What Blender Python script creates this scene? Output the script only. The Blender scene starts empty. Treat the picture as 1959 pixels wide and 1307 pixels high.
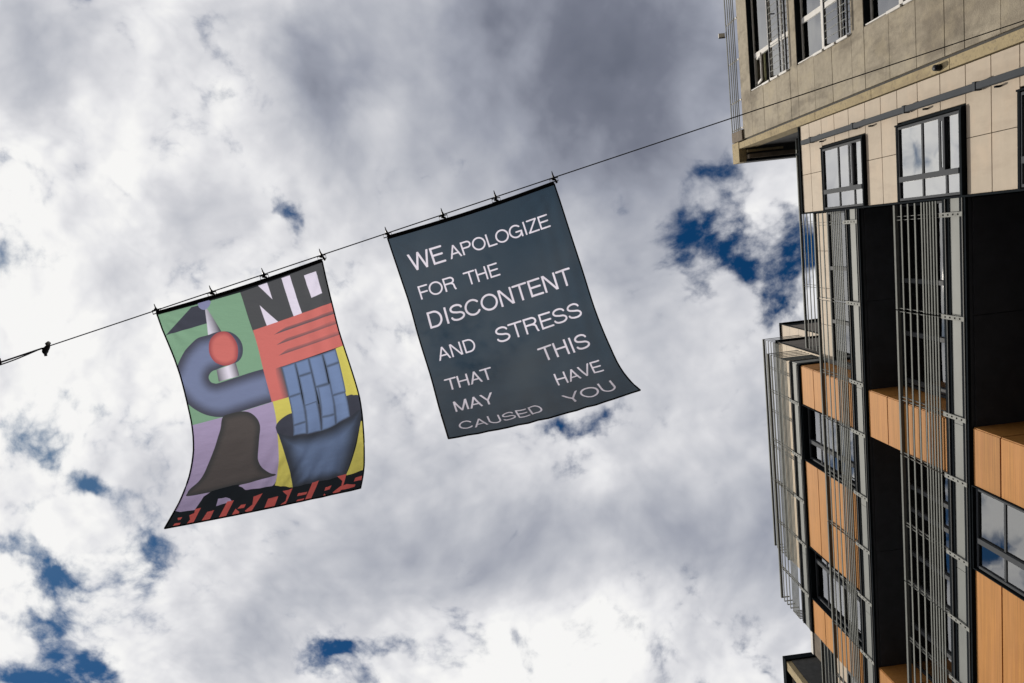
import bpy, bmesh, math, random
import numpy as np
from mathutils import Matrix, Vector
random.seed(7)
SC = bpy.context.scene
COL = SC.collection
EYE = 1.6                      # eye height: heights below are measured from the eye and lifted by this
# ---------------------------------------------------------------- camera
cd = bpy.data.cameras.new('camera'); cam = bpy.data.objects.new('camera', cd); COL.objects.link(cam)
cd.sensor_width = 36.0; cd.lens = 24.0; cd.clip_start = 0.05; cd.clip_end = 2000
R3 = ((0.992646, 0.115147, -0.037363), (0.108947, -0.984288, -0.138953), (-0.052776, 0.13386, -0.989594))
mw = Matrix(R3).to_4x4(); mw.translation = (0, 0, EYE); cam.matrix_world = mw
SC.camera = cam
# ---------------------------------------------------------------- world
SUN_DIR = Vector((-0.55, 0.10, 0.83)).normalized()
world = bpy.data.worlds.new('World'); SC.world = world; world.use_nodes = True
world.cycles.sampling_method = 'MANUAL'; world.cycles.sample_map_resolution = 512
GAP=[(0.322,0.03,0.028,0.043,0.45,0.8),(0.329,0.101,0.032,0.027,-0.24,0.8),(0.457,0.006,0.032,0.032,0.11,0.8),(0.443,0.114,0.037,0.033,0.61,0.9),(0.227,-0.048,0.031,0.015,0.44,0.6),(-0.648,0.228,0.024,0.034,0.13,0.5),(-0.579,0.297,0.026,0.014,0.7,0.6),(-0.729,0.363,0.036,0.014,0.33,0.5),(-0.674,0.437,0.031,0.025,0.14,0.8),(-0.75,0.469,0.041,0.016,0.53,0.45),(-0.662,0.576,0.052,0.031,0.14,0.9),(-0.551,0.313,0.02,0.03,0.51,0.5),(-0.289,0.586,0.032,0.017,0.14,0.7),(0.133,0.294,0.032,0.011,0.12,0.5),(0.376,0.69,0.023,0.035,0.14,0.5),(-0.32,-0.245,0.019,0.015,0.45,0.5),(-0.351,-0.252,0.031,0.017,0.63,0.9),(-0.273,-0.085,0.04,0.023,0.92,1.2),(-0.175,-0.073,0.025,0.04,0.11,0.45),(0.202,-0.07,0.025,0.052,0.44,0.9),(0.357,-0.046,0.052,0.069,0.1,1.9),(0.409,0.024,0.102,0.052,0.77,1.8),(0.454,0.068,0.043,0.065,0.11,1.6),(0.297,0.05,0.053,0.048,0.78,1.0),(0.263,-0.022,0.027,0.027,0.11,0.6),(0.421,0.143,0.054,0.043,0.11,0.9),(0.367,-0.003,0.042,0.074,0.11,1.2),(-0.604,0.272,0.044,0.016,0.51,0.85),(-0.674,0.209,0.043,0.023,0.7,0.45),(-0.695,0.388,0.06,0.022,0.62,0.85),(-0.654,0.411,0.041,0.02,0.14,0.8),(-0.531,0.415,0.029,0.035,0.13,0.95),(-0.543,0.355,0.047,0.031,1.07,0.8),(-0.75,0.563,0.083,0.033,0.14,1.15),(-0.698,0.515,0.047,0.049,-0.58,0.95),(-0.249,0.59,0.065,0.03,-0.05,0.85),(-0.309,0.614,0.038,0.049,0.14,0.7),(0.159,0.271,0.064,0.019,-0.15,0.9),(0.1,0.269,0.027,0.015,0.12,0.8),(0.392,0.72,0.085,0.029,0.5,0.6),(-0.563,0.176,0.04,0.018,0.12,0.5),(-0.493,-0.381,0.028,0.015,0.09,0.5),(-0.429,-0.294,0.021,0.047,0.1,0.35),(-0.248,0.645,0.044,0.027,0.14,0.9),(-0.444,-0.343,0.017,0.037,0.09,0.3)]
FILL=[(0.426,-0.027,0.038,0.058,-0.06,1.1),(0.347,0.114,0.038,0.032,0.11,0.5)]
GREY=[(-0.19,-0.247,0.086,0.114,0.44,0.6),(-0.221,-0.281,0.067,0.106,0.1,0.15),(0.145,-0.302,0.317,0.168,0.09,0.85),(0.294,-0.21,0.204,0.183,0.1,0.72),(0.185,-0.249,0.2,0.13,0.1,0.2),(-0.35,-0.106,0.058,0.049,0.11,0.35),(-0.427,-0.044,0.11,0.055,-0.24,0.3),(-0.529,-0.266,0.078,0.039,-0.4,0.22),(-0.594,-0.357,0.101,0.055,0.09,0.35),(-0.601,-0.29,0.056,0.056,0.1,0.2),(-0.141,0.451,0.162,0.108,0.13,0.42),(0.048,0.502,0.154,0.077,0.14,0.42),(0.296,0.501,0.205,0.057,0.31,0.38),(0.194,0.427,0.177,0.066,0.13,0.3),(-0.16,0.347,0.17,0.127,0.13,0.15),(0.357,0.338,0.177,0.255,0.12,0.28),(0.209,0.158,0.234,0.277,0.12,0.26),(-0.038,-0.062,0.222,0.131,0.11,0.2),(0.042,-0.105,0.263,0.131,0.1,0.25),(-0.483,0.273,0.143,0.061,0.13,0.2),(-0.407,0.517,0.127,0.106,0.14,0.3),(-0.269,0.45,0.128,0.075,0.13,0.25),(0.325,0.683,0.139,0.081,0.14,0.25),(0.411,0.542,0.103,0.183,0.13,0.25),(-0.545,0.002,0.097,0.049,0.11,0.12),(-0.64,0.112,0.078,0.039,0.12,0.18),(-0.101,-0.311,0.116,0.077,0.09,0.12),(0.211,0.134,0.074,0.212,0.12,0.15)]
WHITE=[(0.42,-0.028,0.063,0.063,0.11,0.35),(0.119,0.617,0.09,0.079,0.14,0.3),(0.126,0.367,0.087,0.065,0.13,0.18),(-0.503,0.052,0.197,0.118,0.12,0.1),(-0.582,-0.105,0.153,0.191,0.11,0.15),(-0.13,-0.209,0.039,0.039,0.1,0.2),(0.182,-0.142,0.041,0.061,0.1,0.14),(0.227,-0.217,0.061,0.03,0.1,0.22),(0.129,0.009,0.052,0.062,0.11,0.14),(0.448,0.162,0.044,0.065,0.12,0.2)]

def build_world():
    nt = world.node_tree; N = nt.nodes; L = nt.links; N.clear()
    def nd(t, **k):
        n = N.new(t)
        for a, b in k.items(): setattr(n, a, b)
        return n
    def mth(op, a, b=None, c=None, clamp=False):
        n = nd('ShaderNodeMath', operation=op, use_clamp=clamp)
        for i, v in enumerate((a, b, c)):
            if v is None: continue
            if isinstance(v, (int, float)): n.inputs[i].default_value = v
            else: L.new(v, n.inputs[i])
        return n.outputs[0]
    def vmt(op, a, b=None, scale=None):
        n = nd('ShaderNodeVectorMath', operation=op)
        for i, v in enumerate((a, b)):
            if v is None: continue
            if isinstance(v, tuple): n.inputs[i].default_value = v
            else: L.new(v, n.inputs[i])
        if scale is not None: n.inputs['Scale'].default_value = scale
        return n.outputs[0]
    tc = nd('ShaderNodeTexCoord')
    sep = nd('ShaderNodeSeparateXYZ'); L.new(tc.outputs['Generated'], sep.inputs[0])
    z = mth('MAXIMUM', sep.outputs[2], 0.09)
    comb = nd('ShaderNodeCombineXYZ')
    L.new(mth('DIVIDE', sep.outputs[0], z), comb.inputs[0]); L.new(mth('DIVIDE', sep.outputs[1], z), comb.inputs[1])
    P = comb.outputs[0]                                  # where the sight line meets the cloud layer
    def noise(v, scale, det, rough, off=(0, 0, 0), color=False, lac=2.0, dist=0.0):
        n = nd('ShaderNodeTexNoise'); n.inputs['Scale'].default_value = scale; n.inputs['Detail'].default_value = det
        n.inputs['Roughness'].default_value = rough; n.inputs['Lacunarity'].default_value = lac; n.inputs['Distortion'].default_value = dist
        L.new(vmt('ADD', v, off), n.inputs['Vector'])
        return n.outputs['Color'] if color else n.outputs['Fac']
    w1 = vmt('SCALE', vmt('SUBTRACT', noise(P, 2.3, 2, .5, (3.1, 7.7, 0), True), (.5, .5, .5)), scale=.12)
    P1 = vmt('ADD', P, w1)
    w2 = vmt('SCALE', vmt('SUBTRACT', noise(P1, 11, 4, .6, (9.1, 2.2, 0), True), (.5, .5, .5)), scale=.022)
    P2 = vmt('ADD', P1, w2)
    PB = vmt('ADD', vmt('ADD', P, vmt('SCALE', w1, None, .3)), vmt('SCALE', w2, None, 3.5))    # gently bent, for the big forms
    def blobs(lst):
        tot = None
        for (cx, cy, rx, ry, an, s) in lst:
            m = nd('ShaderNodeMapping', vector_type='TEXTURE')
            m.inputs['Location'].default_value = (cx, cy, 0); m.inputs['Rotation'].default_value = (0, 0, an)
            m.inputs['Scale'].default_value = (rx, ry, 1)
            if tot is None: L.new(PB, m.inputs['Vector'])
            else:                                        # one after the other, which keeps the shader small
                c = nd('ShaderNodeVectorMath', operation='MULTIPLY_ADD'); L.new(tot, c.inputs[0]); c.inputs[1].default_value = (1e-7,) * 3; L.new(PB, c.inputs[2])
                L.new(c.outputs[0], m.inputs['Vector'])
            q = nd('ShaderNodeVectorMath', operation='DOT_PRODUCT'); L.new(m.outputs[0], q.inputs[0]); L.new(m.outputs[0], q.inputs[1])
            e = mth('EXPONENT', mth('MULTIPLY', q.outputs['Value'], -1.0))
            tot = mth('MULTIPLY', e, s) if tot is None else mth('MULTIPLY_ADD', e, s, tot)
        return tot
    F = noise(P2, 4.2, 9, .62, (1.3, 5.2, 0))
    PS = vmt('ADD', P1, vmt('SCALE', w2, None, .35))
    Fs = noise(vmt('ADD', PS, (-.03, -.012, 0)), 3.4, 4, .5, (1.3, 5.2, 0))
    F5 = noise(PS, 3.4, 4, .5, (1.3, 5.2, 0))
    G = noise(P1, 1.9, 5, .5, (4.4, 1.1, 0))
    H = noise(P2, 15, 7, .65, (2.4, 8.1, 0)); H2 = noise(PS, 9, 6, .55, (6.4, 3.1, 0))
    def billow(v, off):                                    # rounded puffs parted by thin creases
        tot = None
        for sc_, am in ((6.5, 1.0), (14.0, .55), (30.0, .30), (64.0, .16)):
            b = mth('MULTIPLY', mth('ABSOLUTE', mth('SUBTRACT', noise(v, sc_, 0.6, .5, (off[0] * sc_, off[1] + sc_, 0)), .5)), am)
            tot = b if tot is None else mth('ADD', tot, b)
        return tot
    PV = vmt('ADD', P1, w2)
    V = billow(PV, (.31, 2.9)); VS = billow(vmt('ADD', PV, (-.016, -.006, 0)), (.31, 2.9))
    gap = blobs(GAP); fill = blobs(FILL); grey = blobs(GREY); white = blobs(WHITE)
    cov = mth('MULTIPLY_ADD', mth('SUBTRACT', F, .5), 2.3, 1.16)
    cov = mth('MULTIPLY_ADD', mth('SUBTRACT', H, .5), 2.0, cov)
    cov = mth('MULTIPLY_ADD', mth('SUBTRACT', V, .16), 2.6, cov)
    cov = mth('MULTIPLY_ADD', mth('MINIMUM', gap, 1.3), -.86, cov)
    cov = mth('MULTIPLY_ADD', fill, .75, cov)
    cov = mth('MULTIPLY_ADD', grey, .55, cov)
    mr = nd('ShaderNodeMapRange', interpolation_type='SMOOTHSTEP'); L.new(cov, mr.inputs['Value'])
    mr.inputs['From Min'].default_value = .02; mr.inputs['From Max'].default_value = 1.05
    mask = mr.outputs[0]
    t = mth('MULTIPLY_ADD', grey, -.48, .925)
    t = mth('MULTIPLY_ADD', white, .55, t)
    t = mth('MULTIPLY_ADD', mth('SUBTRACT', G, .5), .40, t)
    t = mth('MULTIPLY_ADD', mth('SUBTRACT', F5, Fs), .85, t)
    t = mth('MULTIPLY_ADD', mth('SUBTRACT', F5, .5), .35, t)
    t = mth('MULTIPLY_ADD', mth('SUBTRACT', H2, .5), .17, t)
    t = mth('MULTIPLY_ADD', mth('MULTIPLY', mth('SUBTRACT', V, VS), mth('SUBTRACT', 1.0, mth('MINIMUM', mth('MULTIPLY', grey, 1.3), .8))), .42, t)
    t = mth('MULTIPLY_ADD', mth('SUBTRACT', V, .16), .12, t)
    cr = nd('ShaderNodeValToRGB'); L.new(t, cr.inputs[0]); el = cr.color_ramp
    el.elements[0].position = 0.10; el.elements[0].color = (.12, .135, .18, 1)
    el.elements[1].position = 1.0; el.elements[1].color = (.93, .925, .915, 1)
    for p, c in ((.32, (.185, .20, .255)), (.50, (.33, .35, .415)), (.66, (.50, .515, .565)), (.80, (.66, .665, .70)), (.90, (.80, .80, .82))):
        e = el.elements.new(p); e.color = (*c, 1)
    sky = nd('ShaderNodeTexSky', sky_type='NISHITA', sun_disc=False)
    sky.sun_elevation = math.asin(SUN_DIR.z); sky.sun_rotation = math.atan2(SUN_DIR.x, SUN_DIR.y)
    sky.air_density = 1.0; sky.dust_density = .2; sky.ozone_density = 2.5
    hs = nd('ShaderNodeHueSaturation'); hs.inputs['Saturation'].default_value = 1.35; L.new(sky.outputs[0], hs.inputs['Color'])
    b1 = nd('ShaderNodeBackground'); b1.inputs['Strength'].default_value = 0.05; tint = vmt('MULTIPLY', hs.outputs[0], (.62, .95, 1.0)); L.new(tint, b1.inputs[0])
    b2 = nd('ShaderNodeBackground'); b2.inputs['Strength'].default_value = 1.0; L.new(cr.outputs[0], b2.inputs[0])
    mx = nd('ShaderNodeMixShader'); L.new(mask, mx.inputs[0]); L.new(b1.outputs[0], mx.inputs[1]); L.new(b2.outputs[0], mx.inputs[2])
    out = nd('ShaderNodeOutputWorld'); L.new(mx.outputs[0], out.inputs['Surface'])
build_world()
sl = bpy.data.lights.new('sun', 'SUN'); sl.energy = 3.7; sl.angle = math.radians(0.6); sl.color = (1.0, .93, .82)
so = bpy.data.objects.new('sun', sl); COL.objects.link(so); so.rotation_euler = SUN_DIR.to_track_quat('Z', 'Y').to_euler(); so.location = (-20, 0, 40)
SC.view_settings.view_transform = 'Standard'; SC.view_settings.look = 'None'; SC.view_settings.gamma = 1; SC.view_settings.exposure = 0
SC.view_settings.use_curve_mapping = False
# ---------------------------------------------------------------- materials
def mat(name, base, rough=.6, metal=0.0, var=0.0, noise=None, streak=None, spec=.2, bump=0.0, bscale=30, blotch=None):
    """base colour + per-piece variation + grain; noise=(scale,amount), streak=(scalevec,amount), blotch=(scale,amount,colour)"""
    m = bpy.data.materials.new(name); m.use_nodes = True; nt = m.node_tree; N = nt.nodes; L = nt.links
    b = N['Principled BSDF']; b.inputs['Roughness'].default_value = rough; b.inputs['Metallic'].default_value = metal
    b.inputs['Specular IOR Level'].default_value = spec
    geo = N.new('ShaderNodeNewGeometry'); val = None
    def mul(a, lo, hi, src):
        r = N.new('ShaderNodeMapRange'); L.new(src, r.inputs[0]); r.inputs['From Min'].default_value = .25; r.inputs['From Max'].default_value = .75
        r.inputs['To Min'].default_value = lo; r.inputs['To Max'].default_value = hi
        if a is None: return r.outputs[0]
        k = N.new('ShaderNodeMath'); k.operation = 'MULTIPLY'; L.new(a, k.inputs[0]); L.new(r.outputs[0], k.inputs[1]); return k.outputs[0]
    def tex(scale, vec=(1, 1, 1), det=6, rg=.6):
        v = N.new('ShaderNodeVectorMath'); v.operation = 'MULTIPLY'; v.inputs[1].default_value = vec; L.new(geo.outputs['Position'], v.inputs[0])
        n = N.new('ShaderNodeTexNoise'); n.inputs['Scale'].default_value = scale; n.inputs['Detail'].default_value = det; n.inputs['Roughness'].default_value = rg
        L.new(v.outputs[0], n.inputs['Vector']); return n.outputs['Fac']
    if noise: val = mul(val, 1 - noise[1], 1 + noise[1], tex(noise[0]))
    if streak: val = mul(val, 1 - streak[1], 1 + streak[1], tex(1.0, streak[0], 5, .7))
    if var:
        oi = N.new('ShaderNodeObjectInfo'); r = N.new('ShaderNodeMapRange'); L.new(oi.outputs['Random'], r.inputs[0])
        r.inputs['To Min'].default_value = 1 - var; r.inputs['To Max'].default_value = 1 + var
        if val is None: val = r.outputs[0]
        else:
            k = N.new('ShaderNodeMath'); k.operation = 'MULTIPLY'; L.new(val, k.inputs[0]); L.new(r.outputs[0], k.inputs[1]); val = k.outputs[0]
    src = None
    if val is not None:
        v = N.new('ShaderNodeVectorMath'); v.operation = 'SCALE'; v.inputs[0].default_value = base; L.new(val, v.inputs['Scale']); src = v.outputs[0]
    if blotch:
        for (sc, am, colr, vec) in blotch:
            r = N.new('ShaderNodeMapRange'); r.interpolation_type = 'SMOOTHSTEP'; L.new(tex(sc, vec, 7, .62), r.inputs[0])
            r.inputs['From Min'].default_value = .47; r.inputs['From Max'].default_value = .68; r.inputs['To Max'].default_value = am
            x = N.new('ShaderNodeMix'); x.data_type = 'RGBA'; L.new(r.outputs[0], x.inputs['Factor'])
            if src is None: x.inputs['A'].default_value = (*base, 1)
            else: L.new(src, x.inputs['A'])
            x.inputs['B'].default_value = (*colr, 1); src = x.outputs['Result']
    if src is None: b.inputs['Base Color'].default_value = (*base, 1)
    else: L.new(src, b.inputs['Base Color'])
    if bump:
        bp = N.new('ShaderNodeBump'); bp.inputs['Strength'].default_value = bump; bp.inputs['Distance'].default_value = .02
        L.new(tex(bscale), bp.inputs['Height']); L.new(bp.outputs[0], b.inputs['Normal'])
    return m
M = {}
M['concrete'] = mat('board_marked_concrete', (.32, .28, .215), .85, var=.09, noise=(9, .14), streak=((.7, .7, 26), .07), bump=.35, bscale=45,
    blotch=[(.8, .75, (.15, .125, .095), (1, .9, .7)), (2.6, .5, (.10, .085, .065), (1, 1, .45)), (2.1, .35, (.42, .36, .25), (1, 1, 1))])
M['concrete_pale'] = mat('pale_concrete_edge', (.36, .29, .17), .85, var=.04, noise=(7, .15), bump=.3, bscale=40, blotch=[(2.5, .4, (.17, .13, .09), (1, 1, .6)), (14, .5, (.12, .1, .08), (1, 1, 1))])
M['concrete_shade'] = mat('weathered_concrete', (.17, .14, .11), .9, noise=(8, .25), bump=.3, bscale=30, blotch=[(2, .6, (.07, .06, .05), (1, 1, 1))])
M['dark_render'] = mat('dark_grey_render', (.07, .07, .07), .85, noise=(6, .3), blotch=[(1.2, .6, (.09, .085, .075), (1, 1, 1))])
M['beige'] = mat('beige_stone_cladding', (.43, .36, .28), .65, var=.04, noise=(5, .05), streak=((.5, .6, 9), .045), blotch=[(1.6, .3, (.56, .43, .31), (1, .6, 1)), (3.5, .3, (.30, .235, .18), (1, 1, .35))])
M['ivory'] = mat('ivory_slat_cladding', (.46, .38, .28), .65, var=.04, noise=(5, .07), streak=((.5, .6, 9), .05))
M['wood'] = mat('orange_timber_cladding', (.405, .182, .044), .65, var=.09, streak=((8, .55, 60), .34), noise=(2.2, .07), blotch=[(1.0, .28, (.34, .12, .04), (14, .35, 26)), (.8, .2, (.60, .28, .11), (1, .3, 5))])
M['black'] = mat('black_soffit_panel', (.058, .062, .072), .8, noise=(3, .2), spec=.2)
M['frame'] = mat('black_metal_trim', (.008, .011, .014), .9, noise=(8, .25), spec=.05)
M['edge'] = mat('brushed_metal_edge', (.06, .062, .062), .6, metal=.0, noise=(20, .15))
M['grey'] = mat('grey_fascia_panel', (.205, .215, .205), .6, var=.03, noise=(2.5, .06), streak=((3, .6, 6), .05), blotch=[(1.4, .3, (.15, .155, .15), (1, .5, 3))])
M['rod'] = mat('galvanised_rod', (.165, .172, .16), .75, noise=(6, .12), var=.12, spec=.2)
M['bracket'] = mat('galvanised_bracket', (.24, .245, .23), .75, metal=.0, noise=(20, .25), var=.1)
M['anthracite'] = mat('anthracite_window_frame', (.045, .050, .058), .75, noise=(10, .08))
M['white'] = mat('white_window_frame', (.62, .60, .57), .5, noise=(12, .08), blotch=[(6, .3, (.35, .32, .28), (1, 1, 1))])
M['pipe'] = mat('dark_grey_pipe', (.045, .051, .060), .8, noise=(10, .1))
M['curtain'] = mat('pale_blind', (.72, .76, .70), .9, streak=((1, 22, 1), .06), noise=(3, .06))
M['blind'] = mat('dark_green_blind', (.03, .06, .065), .8, streak=((1, 1, 45), .5))
M['pipe_light'] = mat('grey_mullion', (.07, .074, .08), .7)
M['room'] = mat('dim_interior', (.02, .021, .022), .95)
M['board'] = mat('green_yellow_board', (.30, .30, .17), .8, noise=(6, .2), streak=((1, 16, 1), .15))
M['steel'] = mat('dark_steel', (.02, .021, .024), .5, metal=.3, noise=(30, .3))
M['hem'] = mat('black_webbing', (.006, .007, .009), .9)
M['asphalt'] = mat('asphalt', (.05, .05, .052), .9, noise=(25, .3), bump=.3, bscale=90)
M['paving'] = mat('concrete_paving', (.13, .125, .115), .9, noise=(4, .15), var=.06)
M['earth'] = mat('city_ground', (.09, .085, .075), .95, noise=(.2, .3))
def glass(name, tint, refl):
    m = bpy.data.materials.new(name); m.use_nodes = True; N = m.node_tree.nodes; L = m.node_tree.links; N.clear()
    o = N.new('ShaderNodeOutputMaterial'); g = N.new('ShaderNodeBsdfGlossy'); g.inputs['Roughness'].default_value = .015; g.inputs['Color'].default_value = (.95, .95, .94, 1)
    geo = N.new('ShaderNodeNewGeometry'); n = N.new('ShaderNodeTexNoise'); n.inputs['Scale'].default_value = 1.6; n.inputs['Detail'].default_value = 1
    bp = N.new('ShaderNodeBump'); bp.inputs['Strength'].default_value = .25; bp.inputs['Distance'].default_value = .012
    L.new(geo.outputs['Position'], n.inputs['Vector']); L.new(n.outputs['Fac'], bp.inputs['Height']); L.new(bp.outputs[0], g.inputs['Normal'])
    t = N.new('ShaderNodeBsdfTransparent'); t.inputs['Color'].default_value = (*tint, 1)
    fr = N.new('ShaderNodeFresnel'); fr.inputs['IOR'].default_value = 1.5
    mr = N.new('ShaderNodeMapRange'); L.new(fr.outputs[0], mr.inputs[0]); mr.inputs['From Min'].default_value = 0.04; mr.inputs['To Min'].default_value = refl; mr.inputs['To Max'].default_value = 1
    x = N.new('ShaderNodeMixShader'); L.new(mr.outputs[0], x.inputs[0]); L.new(t.outputs[0], x.inputs[1]); L.new(g.outputs[0], x.inputs[2]); L.new(x.outputs[0], o.inputs[0])
    return m
M['glass'] = glass('window_glass', (.55, .60, .60), .42)
M['glass_dark'] = glass('tinted_window_glass', (.35, .42, .43), .30)
M['glass_bright'] = glass('sky_reflecting_window_glass', (.85, .88, .86), .62)
M['glass_clear'] = glass('clear_window_glass', (.80, .84, .80), .35)
# ---------------------------------------------------------------- builders
CACHE = {}
def link(name, me, loc, parent, **props):
    o = bpy.data.objects.new(name, me); COL.objects.link(o)
    if parent is not None:
        o.parent = parent; o.location = Vector(loc) - Vector(WORLD.get(parent.name, (0, 0, 0)))
    else: o.location = loc
    WORLD[o.name] = tuple(loc)
    for k, v in props.items(): o[k] = v
    return o
WORLD = {}
def thing(name, label, cat, loc, group=None):
    o = link(name, None, loc, None, label=label, category=cat)
    if group: o['group'] = group
    return o
def boxmesh(dx, dy, dz, m, bevel=0.0):
    key = (round(dx, 4), round(dy, 4), round(dz, 4), m, bevel)
    if key in CACHE: return CACHE[key]
    bm = bmesh.new(); bmesh.ops.create_cube(bm, size=1.0)
    for v in bm.verts: v.co.x *= dx; v.co.y *= dy; v.co.z *= dz
    if bevel: bmesh.ops.bevel(bm, geom=bm.edges[:], offset=bevel, segments=1, affect='EDGES')
    me = bpy.data.meshes.new(m + '_box'); bm.to_mesh(me); bm.free(); me.materials.append(M[m]); CACHE[key] = me
    return me
def box(name, m, x0, x1, y0, y1, z0, z1, parent, bevel=0.0, **props):
    """z measured from the eye"""
    return link(name, boxmesh(x1 - x0, y1 - y0, z1 - z0, m, bevel), ((x0 + x1) / 2, (y0 + y1) / 2, (z0 + z1) / 2 + EYE), parent, **props)
def multi(name, m, boxes, parent, **props):
    """several boxes joined into one part"""
    c = Vector([(min(b[i] for b in boxes) + max(b[i + 1] for b in boxes)) / 2 for i in (0, 2, 4)])
    bm = bmesh.new()
    for b in boxes:
        r = bmesh.ops.create_cube(bm, size=1.0)
        for v in r['verts']:
            v.co = Vector(((b[0] + b[1]) / 2 + v.co.x * (b[1] - b[0]), (b[2] + b[3]) / 2 + v.co.y * (b[3] - b[2]), (b[4] + b[5]) / 2 + v.co.z * (b[5] - b[4]))) - c
    me = bpy.data.meshes.new(name); bm.to_mesh(me); bm.free(); me.materials.append(M[m])
    return link(name, me, (c.x, c.y, c.z + EYE), parent, **props)
def tube(name, m, pts, r, parent, sides=8, closed=False, **props):
    pts = [Vector(p) for p in pts]; c = sum(pts, Vector()) / len(pts); bm = bmesh.new(); rings = []; n = len(pts)
    for i, p in enumerate(pts):
        a = pts[(i - 1) % n] if (i > 0 or closed) else p; b = pts[(i + 1) % n] if (i < n - 1 or closed) else p
        d = (b - a).normalized(); u = d.cross(Vector((0, 0, 1)) if abs(d.z) < .9 else Vector((1, 0, 0))).normalized(); w = d.cross(u)
        rr = r[i] if isinstance(r, (list, tuple)) else r
        rings.append([bm.verts.new(p - c + rr * (math.cos(2 * math.pi * k / sides) * u + math.sin(2 * math.pi * k / sides) * w)) for k in range(sides)])
    for i in range(n if closed else n - 1):
        A, B = rings[i], rings[(i + 1) % n]
        for k in range(sides): bm.faces.new((A[k], A[(k + 1) % sides], B[(k + 1) % sides], B[k]))
    if not closed: bm.faces.new(rings[0][::-1]); bm.faces.new(rings[-1])
    bmesh.ops.recalc_face_normals(bm, faces=bm.faces[:])
    me = bpy.data.meshes.new(name); bm.to_mesh(me); bm.free(); me.materials.append(M[m])
    for p in me.polygons: p.use_smooth = True
    return link(name, me, (c.x, c.y, c.z + EYE), parent, **props)
# ---------------------------------------------------------------- ground
box('ground', 'earth', -300, 300, -300, 300, -2.2, -1.62, None, kind='structure')
box('road', 'asphalt', -7.5, 3.5, -120, 120, -1.75, -1.60, None, kind='structure')
box('pavement', 'paving', 3.62, 8.2, -120, 120, -1.75, -1.48, None, kind='structure')
box('pavement', 'paving', -10.2, -7.62, -120, 120, -1.75, -1.48, None, kind='structure')
for x in (3.5, -7.62): box('kerb', 'concrete_shade', x, x + .12, -120, 120, -1.75, -1.475, None, kind='structure')
# ================================================================ the clad apartment building
F = 8.3
AB = thing('apartment_building', 'modern apartment building clad in beige stone, orange timber and black panels behind horizontal metal rods', 'building', (12, 8, 0))
S1, S2, S3 = 11.33, 14.57, 17.78
YE = 11.85          # end of the projecting upper storey
YF = 15.2           # where the facade ends, out of sight
# body
box('wall', 'black', 10.52, 20, .04, YF, -1.6, S1, AB)
box('wall', 'black', 8.46, 10.52, 4.10, 5.12, -1.6, S1, AB)
box('wall', 'black', 8.62, 10.52, 5.12, 6.70, -1.6, S1, AB)
box('wall', 'black', 8.46, 10.52, 6.70, YF, -1.6, S1, AB)
box('wall', 'black', 8.46, 10.52, .04, 4.10, -1.6, 6.6, AB)
box('wall', 'black', 9.42, 20, .04, YF, S1 + .6, S2, AB)
box('wall', 'black', 8.46, 9.42, 4.10, 5.12, S1 + .6, S2, AB)
box('wall', 'black', 8.46, 9.42, 10.85, YF, S1 + .6, S2, AB)
box('wall', 'black', 9.42, 20, .04, YF, S2 + .6, S3, AB)
box('wall', 'black', 8.72, 9.42, 4.10, YE - .03, S2 + .6, S3, AB)
box('wall', 'black', 8.42, 20, -2.08, .0, -1.6, 16.99, AB)
# floor slabs: fascia = lower dark frame, grey band, upper dark frame
def slab(y0, y1, b, x=F + .035, back=20.0, wrap_lo=False, wrap_hi=False):
    box('slab', 'black', x + .02, back, y0 + .01, y1 - .01, b + .012, b + .588, AB)
    box('slab_trim', 'frame', x - .03, x + .02, y0, y1, b, b + .15, AB)
    box('trim_edge', 'edge', x - .045, x - .031, y0, y1, b + .055, b + .075, AB)
    box('slab_trim', 'frame', x - .02, x + .02, y0, y1, b + .42, b + .60, AB)
    box('trim_edge', 'edge', x - .045, x - .021, y0, y1, b + .485, b + .50, AB)
    ys = [y0]
    for t in (2.07, 4.08, 6.9, 9.6, 12.4, 15.3, 18.0): 
        if y0 + .5 < t < y1 - .3: ys.append(t)
    ys.append(y1)
    for a, c in zip(ys, ys[1:]): box('fascia_panel', 'grey', x - .004, x + .02, a + .004, c - .004, b + .152, b + .418, AB)
    for w, yy in ((wrap_lo, y0), (wrap_hi, y1)):
        if w:
            s = -1 if yy == y0 else 1; ya, yb = sorted((yy, yy + s * .03))
            box('slab_trim', 'frame', x, x + 1.0, ya, yb, b, b + .15, AB)
            box('fascia_panel', 'grey', x, x + 1.0, ya, yb, b + .152, b + .418, AB)
            box('slab_trim', 'frame', x, x + 1.0, ya, yb, b + .42, b + .60, AB)
slab(.03, YF, S1); slab(.03, YF, S2); slab(4.05, YE, S3, wrap_lo=True, wrap_hi=True)
# soffit panels, with open joints
def soffit(y0, y1, b, xs, joints):
    ys = [y0] + list(joints) + [y1]
    for a, c in zip(ys, ys[1:]):
        for xa, xb in zip(xs, xs[1:]): box('soffit_panel', 'black', xa + .006, xb - .006, a + .007, c - .007, b - .018, b + .010, AB)
soffit(.04, 4.07, S1, (8.42, 10.5), (2.07,)); soffit(.04, 4.07, S2, (8.42, 9.4), (2.07,)); soffit(5.15, 10.82, S2, (8.42, 9.4), (7.92,))
box('soffit_trim', 'frame', 8.42, 10.5, .02, .06, S1 - .05, S1, AB); box('soffit_trim', 'frame', 8.42, 9.4, .02, .06, S2 - .05, S2, AB)
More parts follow.
